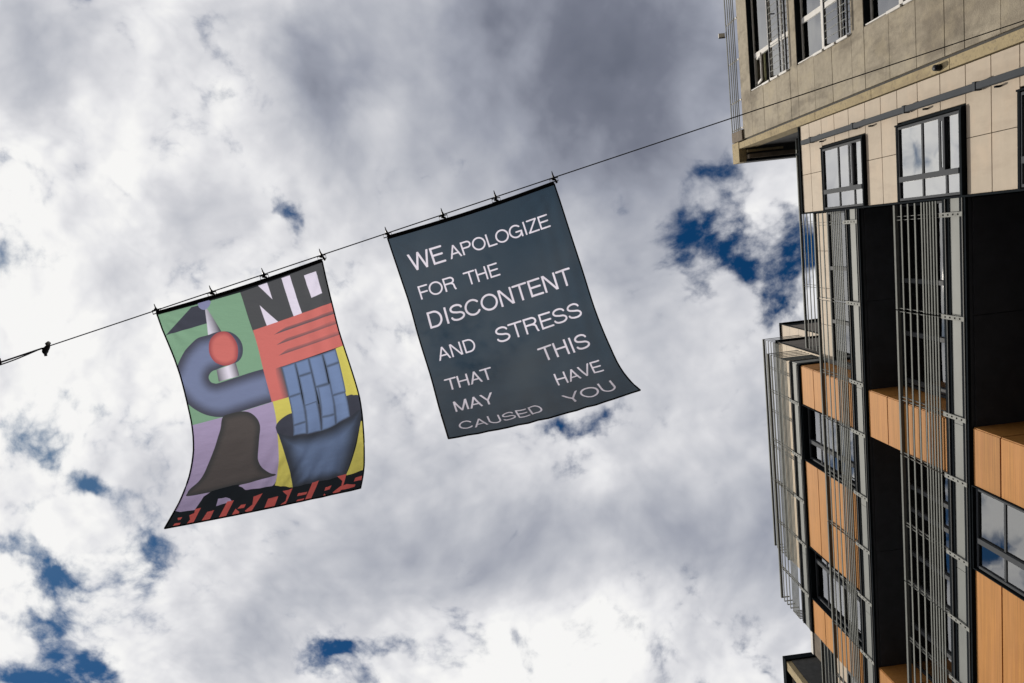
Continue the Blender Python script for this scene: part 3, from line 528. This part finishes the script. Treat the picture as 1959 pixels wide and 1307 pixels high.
ART=[(0,(0.2,0.36,0.25),[(-0.054,0.005),(0.495,0.013),(0.504,0.33),(0.491,0.569),(-0.132,0.572),(-0.107,0.151)],None,0.0,None),
(0,(0.38,0.32,0.52),[(-0.037,0.484),(0.185,0.479),(0.302,0.474),(0.491,0.465),(0.491,0.601),(0.519,0.818),(0.505,0.875),(0.192,0.902),(-0.024,1.012),(-0.022,0.803)],None,0.0,None),
(0,(0.045,0.05,0.075),[(0.003,0.094),(0.2,0.013),(0.239,0.014),(0.272,0.036),(0.256,0.093)],None,0.0,None),
(1,(0.22,0.24,0.42),[(0.241,0.011),(0.241,0.022),(0.252,0.033),(0.268,0.038),(0.289,0.034),(0.306,0.024),(0.315,0.011),(0.283,-0.001),(0.246,0.001)],None,0.0,None),
(0,(0.62,0.62,0.76),[(0.27,0.038),(0.284,0.038),(0.32,0.139),(0.238,0.141)],None,0.0,((0.255,0.093),(0.314,0.092),(0.62,0.62,0.76),(0.06,0.06,0.08))),
(1,(0.17,0.21,0.36),[(-0.072,0.285),(-0.018,0.245),(0.022,0.211),(0.071,0.178),(0.12,0.157),(0.175,0.14),(0.238,0.139),(0.28,0.137),(0.323,0.14),(0.366,0.15),(0.394,0.169),(0.41,0.195),(0.411,0.223),(0.396,0.252),(0.372,0.27),(0.342,0.278),(0.303,0.28),(0.269,0.279),(0.219,0.284),(0.191,0.286),(0.168,0.297),(0.16,0.31),(0.167,0.326),(0.186,0.335),(0.215,0.338),(0.341,0.333),(0.425,0.33),(0.5,0.33),(0.556,0.33),(0.525,0.447),(0.529,0.472),(0.491,0.465),(0.302,0.473),(0.237,0.478),(0.175,0.477),(0.11,0.46),(0.056,0.433),(0.006,0.393),(-0.033,0.339)],(0.06,0.065,0.1),0.076,None),
(1,(0.58,0.16,0.15),[(0.33,0.141),(0.285,0.142),(0.242,0.159),(0.218,0.187),(0.209,0.22),(0.221,0.25),(0.245,0.267),(0.277,0.278),(0.315,0.279),(0.35,0.269),(0.372,0.243),(0.384,0.21),(0.378,0.178),(0.361,0.154)],(0.35,0.08,0.09),0.032,None),
(0,(0.1,0.1,0.12),[(0.218,0.285),(0.342,0.278),(0.344,0.331),(0.213,0.333)],None,0.0,((0.213,0.307),(0.28,0.307),(0.1,0.1,0.13),(0.72,0.7,0.85))),
(0,(0.1,0.1,0.12),[(0.293,0.281),(0.342,0.278),(0.344,0.331),(0.283,0.332)],None,0.0,((0.29,0.307),(0.345,0.306),(0.72,0.7,0.85),(0.07,0.07,0.09))),
(0,(0.07,0.075,0.085),[(0.495,0.013),(1.038,0.004),(1.002,0.159),(0.501,0.171)],None,0.0,None),
(0,(0.72,0.69,0.86),[(0.605,0.01),(0.66,0.01),(0.665,0.077)],None,0.0,None),
(0,(0.72,0.69,0.86),[(0.583,0.084),(0.661,0.169),(0.588,0.171)],None,0.0,None),
(0,(0.72,0.69,0.86),[(0.747,0.011),(0.798,0.011),(0.81,0.164),(0.758,0.166)],None,0.0,None),
(0,(0.72,0.69,0.86),[(0.878,0.029),(0.952,0.029),(0.957,0.114),(0.889,0.118)],None,0.0,None),
(0,(0.58,0.16,0.15),[(0.501,0.171),(1.002,0.159),(1.012,0.325),(0.604,0.34),(0.592,0.464),(0.486,0.466)],None,0.0,None),
(0,(0.58,0.16,0.15),[(0.495,0.385),(0.599,0.394),(0.591,0.464),(0.491,0.465)],None,0.0,None),
(0,(0.09,0.09,0.11),[(0.613,0.212),(0.692,0.197),(0.844,0.194),(0.994,0.188),(1.0,0.201)],None,0.0,((0.811,0.183),(0.812,0.206),(0.58,0.16,0.15),(0.09,0.09,0.11))),
(0,(0.09,0.09,0.11),[(0.61,0.254),(0.681,0.239),(0.826,0.236),(0.994,0.223),(1.003,0.24)],None,0.0,((0.808,0.226),(0.809,0.251),(0.58,0.16,0.15),(0.09,0.09,0.11))),
(0,(0.09,0.09,0.11),[(0.606,0.296),(0.67,0.28),(0.808,0.278),(0.996,0.266),(1.004,0.283)],None,0.0,((0.804,0.27),(0.805,0.294),(0.58,0.16,0.15),(0.09,0.09,0.11))),
(0,(0.09,0.09,0.11),[(0.566,0.341),(0.605,0.339),(0.59,0.464),(0.532,0.465)],None,0.0,((0.551,0.397),(0.599,0.398),(0.58,0.16,0.15),(0.09,0.09,0.11))),
(0,(0.62,0.57,0.13),[(0.948,0.329),(1.012,0.325),(1.02,0.537),(0.923,0.518)],None,0.0,None),
(0,(0.62,0.57,0.13),[(0.926,0.449),(1.033,0.466),(1.025,0.532),(0.931,0.514)],None,0.0,None),
(0,(0.62,0.57,0.13),[(0.492,0.465),(0.591,0.463),(0.588,0.546),(0.623,0.916),(0.515,0.916),(0.515,0.818),(0.491,0.601)],None,0.0,None),
(0,(0.62,0.57,0.13),[(0.988,0.63),(1.033,0.637),(1.011,0.892),(0.903,0.9)],None,0.0,None),
(1,(0.045,0.05,0.075),[(0.485,0.575),(0.507,0.551),(0.552,0.535),(0.591,0.53),(0.687,0.523),(0.932,0.513),(0.966,0.517),(1.004,0.529),(0.999,0.582),(0.916,0.618),(0.707,0.644),(0.569,0.639),(0.504,0.616)],None,0.0,None),
(0,(0.16,0.235,0.43),[(0.603,0.341),(0.688,0.338),(0.669,0.46),(0.59,0.464)],(0.08,0.11,0.18),0.013,None),
(0,(0.16,0.235,0.43),[(0.688,0.338),(0.774,0.335),(0.766,0.392),(0.683,0.394)],(0.08,0.11,0.18),0.013,None),
(0,(0.16,0.235,0.43),[(0.683,0.394),(0.766,0.392),(0.75,0.531),(0.666,0.535)],(0.08,0.11,0.18),0.013,None),
(0,(0.16,0.235,0.43),[(0.774,0.335),(0.862,0.334),(0.844,0.449),(0.761,0.451)],(0.08,0.11,0.18),0.013,None),
(0,(0.16,0.235,0.43),[(0.761,0.451),(0.844,0.449),(0.842,0.586),(0.76,0.59)],(0.08,0.11,0.18),0.013,None),
(0,(0.16,0.235,0.43),[(0.862,0.334),(0.948,0.33),(0.944,0.382),(0.86,0.386)],(0.08,0.11,0.18),0.013,None),
(0,(0.16,0.235,0.43),[(0.86,0.386),(0.944,0.382),(0.929,0.497),(0.843,0.501)],(0.08,0.11,0.18),0.013,None),
(0,(0.16,0.235,0.43),[(0.59,0.463),(0.668,0.459),(0.667,0.579),(0.587,0.583)],(0.08,0.11,0.18),0.013,None),
(0,(0.16,0.235,0.43),[(0.669,0.51),(0.747,0.505),(0.753,0.637),(0.667,0.635)],(0.08,0.11,0.18),0.013,None),
(0,(0.16,0.235,0.43),[(0.587,0.583),(0.667,0.579),(0.665,0.633),(0.584,0.63)],(0.08,0.11,0.18),0.013,None),
(0,(0.16,0.235,0.43),[(0.773,0.452),(0.853,0.451),(0.84,0.574),(0.758,0.576)],(0.08,0.11,0.18),0.013,None),
(0,(0.16,0.235,0.43),[(0.758,0.576),(0.84,0.574),(0.84,0.621),(0.753,0.637)],(0.08,0.11,0.18),0.013,None),
(0,(0.16,0.235,0.43),[(0.845,0.5),(0.925,0.496),(0.927,0.597),(0.84,0.621)],(0.08,0.11,0.18),0.013,None),
(1,(0.13,0.19,0.34),[(0.485,0.576),(0.491,0.593),(0.518,0.613),(0.583,0.632),(0.652,0.639),(0.707,0.64),(0.776,0.633),(0.846,0.622),(0.918,0.603),(0.992,0.581),(0.988,0.635),(0.951,0.723),(0.911,0.863),(0.906,0.895),(0.905,0.9),(0.894,0.901),(0.641,0.905),(0.626,0.905),(0.619,0.9),(0.58,0.803),(0.538,0.71)],(0.035,0.042,0.06),0.106,None),
(1,(0.085,0.075,0.075),[(0.185,0.479),(0.239,0.472),(0.302,0.474),(0.347,0.487),(0.378,0.514),(0.392,0.544),(0.392,0.57),(0.384,0.61),(0.382,0.695),(0.395,0.731),(0.423,0.764),(0.462,0.792),(0.507,0.817),(0.399,0.826),(0.188,0.839),(0.037,0.839),(0.024,0.822),(0.031,0.8),(0.071,0.759),(0.101,0.67),(0.133,0.584),(0.162,0.526)],(0.045,0.047,0.05),0.048,None),
(0,(0.003,0.006,0.01),[(-0.005,1.045),(0.001,0.91),(0.035,0.922),(0.113,0.926),(0.127,0.858),(0.162,0.835),(0.272,0.825),(0.308,0.828),(0.333,0.847),(0.361,0.865),(0.507,0.869),(0.62,0.905),(0.905,0.9),(1.042,0.885),(1.078,1.108),(0.032,1.111)],None,0.0,None),
(0,(0.003,0.006,0.01),[(0.113,0.926),(0.126,0.88),(0.162,0.835),(0.186,0.832),(0.224,0.864),(0.173,0.937)],None,0.0,None),
(1,(0.38,0.32,0.52),[(0.312,0.833),(0.399,0.826),(0.503,0.82),(0.507,0.869),(0.45,0.87),(0.394,0.868),(0.358,0.865),(0.333,0.847)],None,0.0,None),
(0,(0.38,0.32,0.52),[(0.217,0.885),(0.258,0.886),(0.289,0.901),(0.307,0.919),(0.226,0.927)],None,0.0,None),
(0,(0.55,0.1,0.09),[(0.04,0.954),(0.065,0.955),(0.063,0.967),(0.051,0.968)],None,0.0,None),
(0,(0.55,0.1,0.09),[(0.043,0.983),(0.073,0.985),(0.073,0.997),(0.038,0.994)],None,0.0,None),
(0,(0.55,0.1,0.09),[(0.114,0.921),(0.144,0.92),(0.146,1.016),(0.106,1.016),(0.117,0.976),(0.099,0.951),(0.121,0.944)],None,0.0,None),
(0,(0.55,0.1,0.09),[(0.192,0.951),(0.227,0.948),(0.229,0.997),(0.186,0.996)],None,0.0,None),
(0,(0.55,0.1,0.09),[(0.279,0.914),(0.312,0.911),(0.311,0.996),(0.273,1.015)],None,0.0,None),
(0,(0.55,0.1,0.09),[(0.368,0.948),(0.391,0.948),(0.391,0.968),(0.356,0.967)],None,0.0,None),
(0,(0.55,0.1,0.09),[(0.346,0.965),(0.376,0.988),(0.374,1.01),(0.339,1.008)],None,0.0,None),
(0,(0.55,0.1,0.09),[(0.416,0.912),(0.462,0.906),(0.438,1.012),(0.403,0.988),(0.431,0.96)],None,0.0,None),
(0,(0.55,0.1,0.09),[(0.505,0.943),(0.558,0.942),(0.558,0.994),(0.506,0.994)],None,0.0,None),
(0,(0.55,0.1,0.09),[(0.572,0.916),(0.622,0.912),(0.615,1.004),(0.57,1.009),(0.609,0.978),(0.605,0.946)],None,0.0,None),
(0,(0.55,0.1,0.09),[(0.664,0.949),(0.712,0.95),(0.711,0.964),(0.663,0.964)],None,0.0,None),
(0,(0.55,0.1,0.09),[(0.672,0.986),(0.708,0.986),(0.703,1.001),(0.668,0.996)],None,0.0,None),
(0,(0.55,0.1,0.09),[(0.724,0.9),(0.759,0.897),(0.743,1.014),(0.711,1.018)],None,0.0,None),
(0,(0.55,0.1,0.09),[(0.805,0.945),(0.837,0.943),(0.832,0.964),(0.805,0.966)],None,0.0,None),
(0,(0.55,0.1,0.09),[(0.81,0.983),(0.834,1.014),(0.799,1.015)],None,0.0,None),
(0,(0.55,0.1,0.09),[(0.858,0.897),(0.906,0.892),(0.9,0.977),(0.881,1.013),(0.854,0.99),(0.892,0.958),(0.891,0.93)],None,0.0,None),
(0,(0.55,0.1,0.09),[(0.959,0.927),(1.003,0.924),(1.004,0.951),(0.955,0.948)],None,0.0,None),
(0,(0.55,0.1,0.09),[(0.919,0.953),(0.968,0.97),(0.965,0.983),(0.896,0.984),(0.898,0.96)],None,0.0,None)]

def sdf(P, X, Y):
    """distance to the outline (positive inside) of polygon P"""
    n = len(P); ins = np.zeros(X.shape, bool); d2 = np.full(X.shape, 1e9)
    for i in range(n):
        x0, y0 = P[i]; x1, y1 = P[(i + 1) % n]
        ex, ey = x1 - x0, y1 - y0; l = ex * ex + ey * ey
        if l < 1e-12: continue
        t = np.clip(((X - x0) * ex + (Y - y0) * ey) / l, 0, 1)
        d2 = np.minimum(d2, (X - x0 - t * ex) ** 2 + (Y - y0 - t * ey) ** 2)
        c = (y0 > Y) != (y1 > Y)
        if abs(ey) > 1e-12: ins ^= c & (X < ex * (Y - y0) / ey + x0)
    d = np.sqrt(d2); return np.where(ins, d, -d)
def smooth(P, k=5):
    n = len(P); P = np.array(P); out = []
    for i in range(n):
        p0, p1, p2, p3 = P[i - 1], P[i], P[(i + 1) % n], P[(i + 2) % n]
        for j in range(k):
            t = j / k; out.append(tuple(.5 * ((2 * p1) + (-p0 + p2) * t + (2 * p0 - 5 * p1 + 4 * p2 - p3) * t * t + (-p0 + 3 * p1 - 3 * p2 + p3) * t ** 3)))
    return out
def to_image(name, A):
    h, w = A.shape[:2]; im = bpy.data.images.new(name, w, h, alpha=False, float_buffer=True); im.colorspace_settings.name = 'Non-Color'
    B = np.ones((h, w, 4), np.float32); B[..., :3] = A[::-1]; im.pixels.foreach_set(B.ravel()); im.pack(); return im
ASP = 1.45
def print_art():
    w, h = 760, int(760 * ASP); A = np.zeros((h, w, 3)); A[:] = (.003, .006, .010)
    gx, gy = np.meshgrid((np.arange(w) + .5) / w, (np.arange(h) + .5) / h * ASP)
    for c, col, P, edge, fo, lin in ART:
        P = [(x, y * ASP) for x, y in P]
        if c: P = smooth(P)
        X0, X1 = min(p[0] for p in P) - .01, max(p[0] for p in P) + .01; Y0, Y1 = min(p[1] for p in P) - .01, max(p[1] for p in P) + .01
        i0, i1 = max(0, int(X0 * w)), min(w, int(X1 * w) + 1); j0, j1 = max(0, int(Y0 * w)), min(h, int(Y1 * w) + 1)
        if i1 <= i0 or j1 <= j0: continue
        X, Y = gx[j0:j1, i0:i1], gy[j0:j1, i0:i1]; d = sdf(P, X, Y); al = np.clip(d * w + .5, 0, 1)[..., None]
        C = np.empty(X.shape + (3,)); C[:] = col
        if edge: 
            k = np.clip(d / fo, 0, 1); k = (k * k * (3 - 2 * k))[..., None]; C = C * k + np.array(edge) * (1 - k)
        if lin:
            (ax, ay), (bx, by), ca, cb = lin; ay *= ASP; by *= ASP; l = (bx - ax) ** 2 + (by - ay) ** 2
            t = np.clip(((X - ax) * (bx - ax) + (Y - ay) * (by - ay)) / l, 0, 1)[..., None]; C = np.array(ca) * (1 - t) + np.array(cb) * t
        A[j0:j1, i0:i1] = A[j0:j1, i0:i1] * (1 - al) + C * al
    return A
def arc(cx, cy, rx, ry, a0, a1, n=18):
    return [(cx + rx * math.cos(math.radians(a0 + (a1 - a0) * i / n)), cy + ry * math.sin(math.radians(a0 + (a1 - a0) * i / n))) for i in range(n + 1)]
ST = .115; hS = ST / 2
def glyph(ch):
    """strokes in a box of cap height 1 (y up); returns (advance, polylines)"""
    a, b = hS, 1 - hS
    V = lambda x: [(x, -.1), (x, 1.1)]
    if ch == 'A': return .92, [[(.045, -.06), (.46, 1.0 - .02)], [(.875, -.06), (.46, 1.0 - .02)], [(.19, .34), (.73, .34)]]
    if ch == 'C': return 1.0, [arc(.52, .5, .43, .5 - hS, 38, 322, 30)]
    if ch == 'D': return 1.0, [V(.15), [(.15, b), (.46, b)] + arc(.46, .5, .41, .5 - hS, 90, -90) + [(.15, a)]]
    if ch == 'E': return .88, [V(.15), [(.15, b), (.80, b)], [(.15, .52), (.76, .52)], [(.15, a), (.82, a)]]
    if ch == 'F': return .80, [V(.15), [(.15, b), (.76, b)], [(.15, .50), (.68, .50)]]
    if ch == 'G': return 1.08, [arc(.53, .5, .45, .5 - hS, 42, 345, 30), [(.56, .44), (.97, .44)], [(.955, .44), (.955, .0)]]
    if ch == 'H': return 1.0, [V(.15), V(.85), [(.15, .53), (.85, .53)]]
    if ch == 'I': return .38, [V(.19)]
    if ch == 'L': return .76, [V(.15), [(.15, a), (.74, a)]]
    if ch == 'M': return 1.15, [V(.15), V(1.0), [(.15, 1.02), (.575, .04)], [(1.0, 1.02), (.575, .04)]]
    if ch == 'N': return 1.0, [V(.15), V(.85), [(.16, 1.02), (.84, -.02)]]
    if ch == 'O': return 1.08, [arc(.54, .5, .455, .5 - hS, 0, 360, 36)]
    if ch == 'P': return .90, [V(.15), [(.15, b), (.56, b)] + arc(.56, .725, .24, .275 - hS, 90, -90) + [(.15, .45 + hS)]]
    if ch == 'R': return 1.0, [V(.15), [(.15, b), (.60, b)] + arc(.60, .735, .25, .265 - hS, 90, -90) + [(.15, .47 + hS)], [(.60, .52)] + arc(.60, .30, .20, .20, 80, 20, 5) + [(.81, .16), (.87, -.03)]]
    if ch == 'S': return .93, [arc(.46, .735, .33, .265 - hS, 10, 90, 8) + arc(.46, .735, .33, .265 - hS, 90, 235, 14)[1:] + [(.46, .50)] + arc(.48, .275, .36, .275 - hS, 62, -90, 14) + arc(.46, .275, .36, .275 - hS, -90, -172, 10)[1:]]
    if ch == 'T': return .85, [[(.03, b), (.82, b)], V(.425)]
    if ch == 'U': return 1.0, [[(.15, 1.1), (.15, .38)] + arc(.5, .36, .35, .36 - hS, 180, 360, 20) + [(.85, 1.1)]]
    if ch == 'V': return .90, [[(.04, 1.05), (.45, .03)], [(.86, 1.05), (.45, .03)]]
    if ch == 'W': return 1.31, [[(.05, 1.05), (.35, .03)], [(.35, .03), (.655, .97)], [(.655, .97), (.96, .03)], [(.96, .03), (1.26, 1.05)]]
    if ch == 'Y': return .90, [[(.03, 1.04), (.45, .42)], [(.87, 1.04), (.45, .42)], [(.45, .44), (.45, -.1)]]
    if ch == 'Z': return .85, [[(.09, b), (.76, b)], [(.76, b), (.07, a)], [(.05, a), (.80, a)]]
WORDS = [('WE', .072, .277, .091, .164), ('APOLOGIZE', .303, .907, .1065, .162), ('FOR', .072, .285, .230, .287), ('THE', .342, .547, .231, .287),
 ('DISCONTENT', .079, .935, .347, .419), ('AND', .070, .292, .505, .559), ('STRESS', .419, .925, .494, .557), ('THIS', .616, .905, .627, .697),
 ('THAT', .065, .336, .643, .704), ('HAVE', .649, .914, .764, .821), ('MAY', .080, .298, .769, .831), ('YOU', .632, .915, .883, .948), ('CAUSED', .070, .505, .902, .956)]
def print_words():
    w = 1000; asp = 1.39; h = int(w * asp); A = np.zeros((h, w, 3)); A[:] = (.014, .033, .055)
    for word, u0, u1, v0, v1 in WORDS:
        gl = [glyph(c) for c in word]; tot = sum(g[0] for g in gl)
        ins0 = min(x for st in gl[0][1] for x, y in st if 0 <= y <= 1 or len(st) > 2 or word) - hS; ins1 = gl[-1][0] - max(x for st in gl[-1][1] for x, y in st) - hS
        caph = (v1 - v0) * asp; sx = (u1 - u0) / (tot - ins0 - ins1); x = u0 - ins0 * sx
        j0, j1 = int((v0 - .004) * asp * w), int((v1 + .006) * asp * w)
        for adv, strokes in gl:
            i0, i1 = max(0, int((x - .012) * w)), min(w, int((x + adv * sx + .012) * w))
            X, Y = np.meshgrid((np.arange(i0, i1) + .5) / w, (np.arange(j0, j1) + .5) / w)
            gX = (X - x) / sx * (sx / caph); gY = (v1 * asp - Y) / caph; k = sx / caph
            D = np.full(X.shape, 9.)
            for st in strokes:
                st = [(px * k, py) for px, py in st]
                for (x0, y0), (x1, y1) in zip(st, st[1:]):
                    ex, ey = x1 - x0, y1 - y0; l = ex * ex + ey * ey + 1e-9; t = np.clip(((gX - x0) * ex + (gY - y0) * ey) / l, 0, 1)
                    D = np.minimum(D, np.hypot(gX - x0 - t * ex, gY - y0 - t * ey))
            pxs = caph * w
            al = np.clip((hS - D) * pxs + .5, 0, 1) * np.clip(gY * pxs + .5, 0, 1) * np.clip((1 - gY) * pxs + .5, 0, 1)
            A[j0:j1, i0:i1] = A[j0:j1, i0:i1] * (1 - al[..., None]) + np.array((.74, .71, .84)) * al[..., None]
            x += adv * sx
    return A
def cloth_mat(name, im, transl, through):
    m = bpy.data.materials.new(name); m.use_nodes = True; N = m.node_tree.nodes; L = m.node_tree.links; N.clear()
    o = N.new('ShaderNodeOutputMaterial'); tx = N.new('ShaderNodeTexImage'); tx.image = im; tx.extension = 'EXTEND'
    uv = N.new('ShaderNodeUVMap'); L.new(uv.outputs[0], tx.inputs[0])
    ns = N.new('ShaderNodeTexNoise'); ns.inputs['Scale'].default_value = 3.0; ns.inputs['Detail'].default_value = 5; tc = N.new('ShaderNodeTexCoord')
    mp = N.new('ShaderNodeMapping'); mp.inputs['Scale'].default_value = (1.0, 3.4, 1.2); mp.inputs['Rotation'].default_value = (0, 0, .5); L.new(tc.outputs['Object'], mp.inputs[0]); L.new(mp.outputs[0], ns.inputs['Vector'])
    bp = N.new('ShaderNodeBump'); bp.inputs['Strength'].default_value = .30; bp.inputs['Distance'].default_value = .05; L.new(ns.outputs[0], bp.inputs['Height'])
    d = N.new('ShaderNodeBsdfDiffuse'); t = N.new('ShaderNodeBsdfTranslucent'); tp = N.new('ShaderNodeBsdfTransparent')
    for s in (d, t): L.new(tx.outputs['Color'], s.inputs['Color']); L.new(bp.outputs[0], s.inputs['Normal'])
    x = N.new('ShaderNodeMixShader'); x.inputs[0].default_value = transl; L.new(d.outputs[0], x.inputs[1]); L.new(t.outputs[0], x.inputs[2])
    y = N.new('ShaderNodeMixShader'); y.inputs[0].default_value = through; L.new(x.outputs[0], y.inputs[1]); L.new(tp.outputs[0], y.inputs[2]); L.new(y.outputs[0], o.inputs[0])
    return m
def resample(E, n):
    E = np.array(E); t = np.linspace(0, 1, len(E)); T = np.linspace(0, 1, n); Q = np.array([np.interp(T, t, E[:, k]) for k in range(3)]).T
    for _ in range(4): Q[1:-1] = .25 * Q[:-2] + .5 * Q[1:-1] + .25 * Q[2:]
    return Q
def banner(edges, belly, folds, label, im, transl, through):
    nv, nu = 91, 61; Lc, Rc = resample(edges[0], nv), resample(edges[1], nv)
    u = np.linspace(0, 1, nu); v = np.linspace(0, 1, nv)
    G = Lc[:, None] * (1 - u)[None, :, None] + Rc[:, None] * u[None, :, None]
    t = np.gradient(G, axis=0); t /= np.linalg.norm(t, axis=2, keepdims=True); s = np.gradient(G, axis=1); s /= np.linalg.norm(s, axis=2, keepdims=True)
    n = np.cross(s, t); U, V = np.meshgrid(u, v)
    G = G + t * (belly * np.sin(np.pi * U) * V ** 3)[..., None]
    G = G + t * (.022 * np.sin(np.pi * U) * (1 - V) ** 3)[..., None]      # the pole bows a little between its clips
    D = np.zeros_like(U)
    for (u0, v0, ang, wl_, amp, du, dv) in folds:
        a = math.radians(ang); q = ((U - u0) * math.cos(a) + (V - v0) * 1.4 * math.sin(a)); e = np.exp(-((U - u0) / du) ** 2 - ((V - v0) / dv) ** 2)
        D += amp * np.sin(2 * math.pi * q / wl_) * e
    for (cu, sg) in ((0, 1), (1, -1)):                                     # folds fanning from the top corners
        th = np.arctan2(V * 1.4 + .01, sg * (U - cu) + .01); r = np.hypot(U - cu, V * 1.4); D += .011 * np.sin(th * 16) * np.exp(-(r / .22) ** 2) * np.clip(r / .05, 0, 1)
    D *= np.clip(V / .04, 0, 1)
    G = G + n * D[..., None]
    base = G[0, nu // 2].copy(); B = thing('banner', label, 'banner', (base[0], base[1], base[2] + EYE), 'fabric banners hung on the cable')
    vs = (G - base).reshape(-1, 3); fs = [(j * nu + i, j * nu + i + 1, (j + 1) * nu + i + 1, (j + 1) * nu + i) for j in range(nv - 1) for i in range(nu - 1)]
    me = bpy.data.meshes.new('cloth'); me.from_pydata(vs.tolist(), [], fs); uvl = me.uv_layers.new(name='UVMap')
    idx = np.array([l.vertex_index for l in me.loops]); UVs = np.stack([U.ravel()[idx], 1 - V.ravel()[idx]], 1).astype(np.float32); uvl.data.foreach_set('uv', UVs.ravel())
    for p in me.polygons: p.use_smooth = True
    me.materials.append(cloth_mat('printed_cloth', im, transl, through))
    link('cloth', me, (base[0], base[1], base[2] + EYE), B)
    top = [Vector(G[0, i]) - Vector(t[0, i]) * .0 for i in range(0, nu, 3)]
    tube('pole_sleeve', 'hem', [p + Vector((0, -.005, 0)) for p in top], .022, B, 8)
    for nm, pts in (('side_hem', G[::3, 0]), ('side_hem', G[::3, -1]), ('bottom_hem', G[-1, ::3])): tube(nm, 'hem', [Vector(p) for p in pts], .009, B, 5)
    for k in (0.0, .335, .665, 1.0):
        p = Vector(G[0, min(nu - 1, int(k * (nu - 1)))]); wy = wire(p.x).y; sg = .012 if k in (0.0, 1.0) else 0
        px = p.x
        # a spring clip hooked over the cable and a flat link holding the pole
        cl = tube('clip', 'steel', [(px - .012, wy - .075, H), (px - .004, wy - .03, H), (px + .004, wy, H + .015), (px + .004, wy + .02, H), (px, p.y - .035, p.z)], [.004, .009, .016, .012, .012], B, 6)
        yy = wy + (p.y - wy) * .5
        tube('clip_link', 'steel', [(px - .045, yy - .018, H), (px + .05, yy - .032, H), (px + .052, yy + .006, H), (px - .042, yy + .022, H)], .007, cl, 5, closed=True)
        tube('clip_hook', 'steel', [(px - .02, p.y - .05, p.z), (px + .02, p.y - .04, p.z), (px + .035, p.y + .0, p.z)], .013, cl, 6)
    return B
banner(EDGE1, .02, [(.62, .84, 22, .055, .006, .13, .10), (.60, .72, 22, .10, .006, .22, .16), (.80, .86, 10, .07, .004, .15, .08), (.3, .9, 20, .09, .004, .2, .08), (.45, .2, 75, .3, .008, .5, .3), (.9, .55, 0, .12, .008, .15, .5)],
       'colourful illustrated banner reading NO BORDERS with a red-headed blue curled figure', to_image('no_borders_print', print_art()), .62, .014)
banner(EDGE2, .09, [(.5, .93, 8, .12, .007, .5, .12), (.93, .3, 5, .09, .009, .12, .5), (.5, .5, 80, .4, .014, .6, .6), (.25, .3, 40, .25, .008, .3, .3), (.75, .7, 35, .22, .008, .3, .25)],
       'dark slate banner with white lettering beginning WE APOLOGIZE FOR THE DISCONTENT AND STRESS', to_image('apology_print', print_words()), .62, .055)
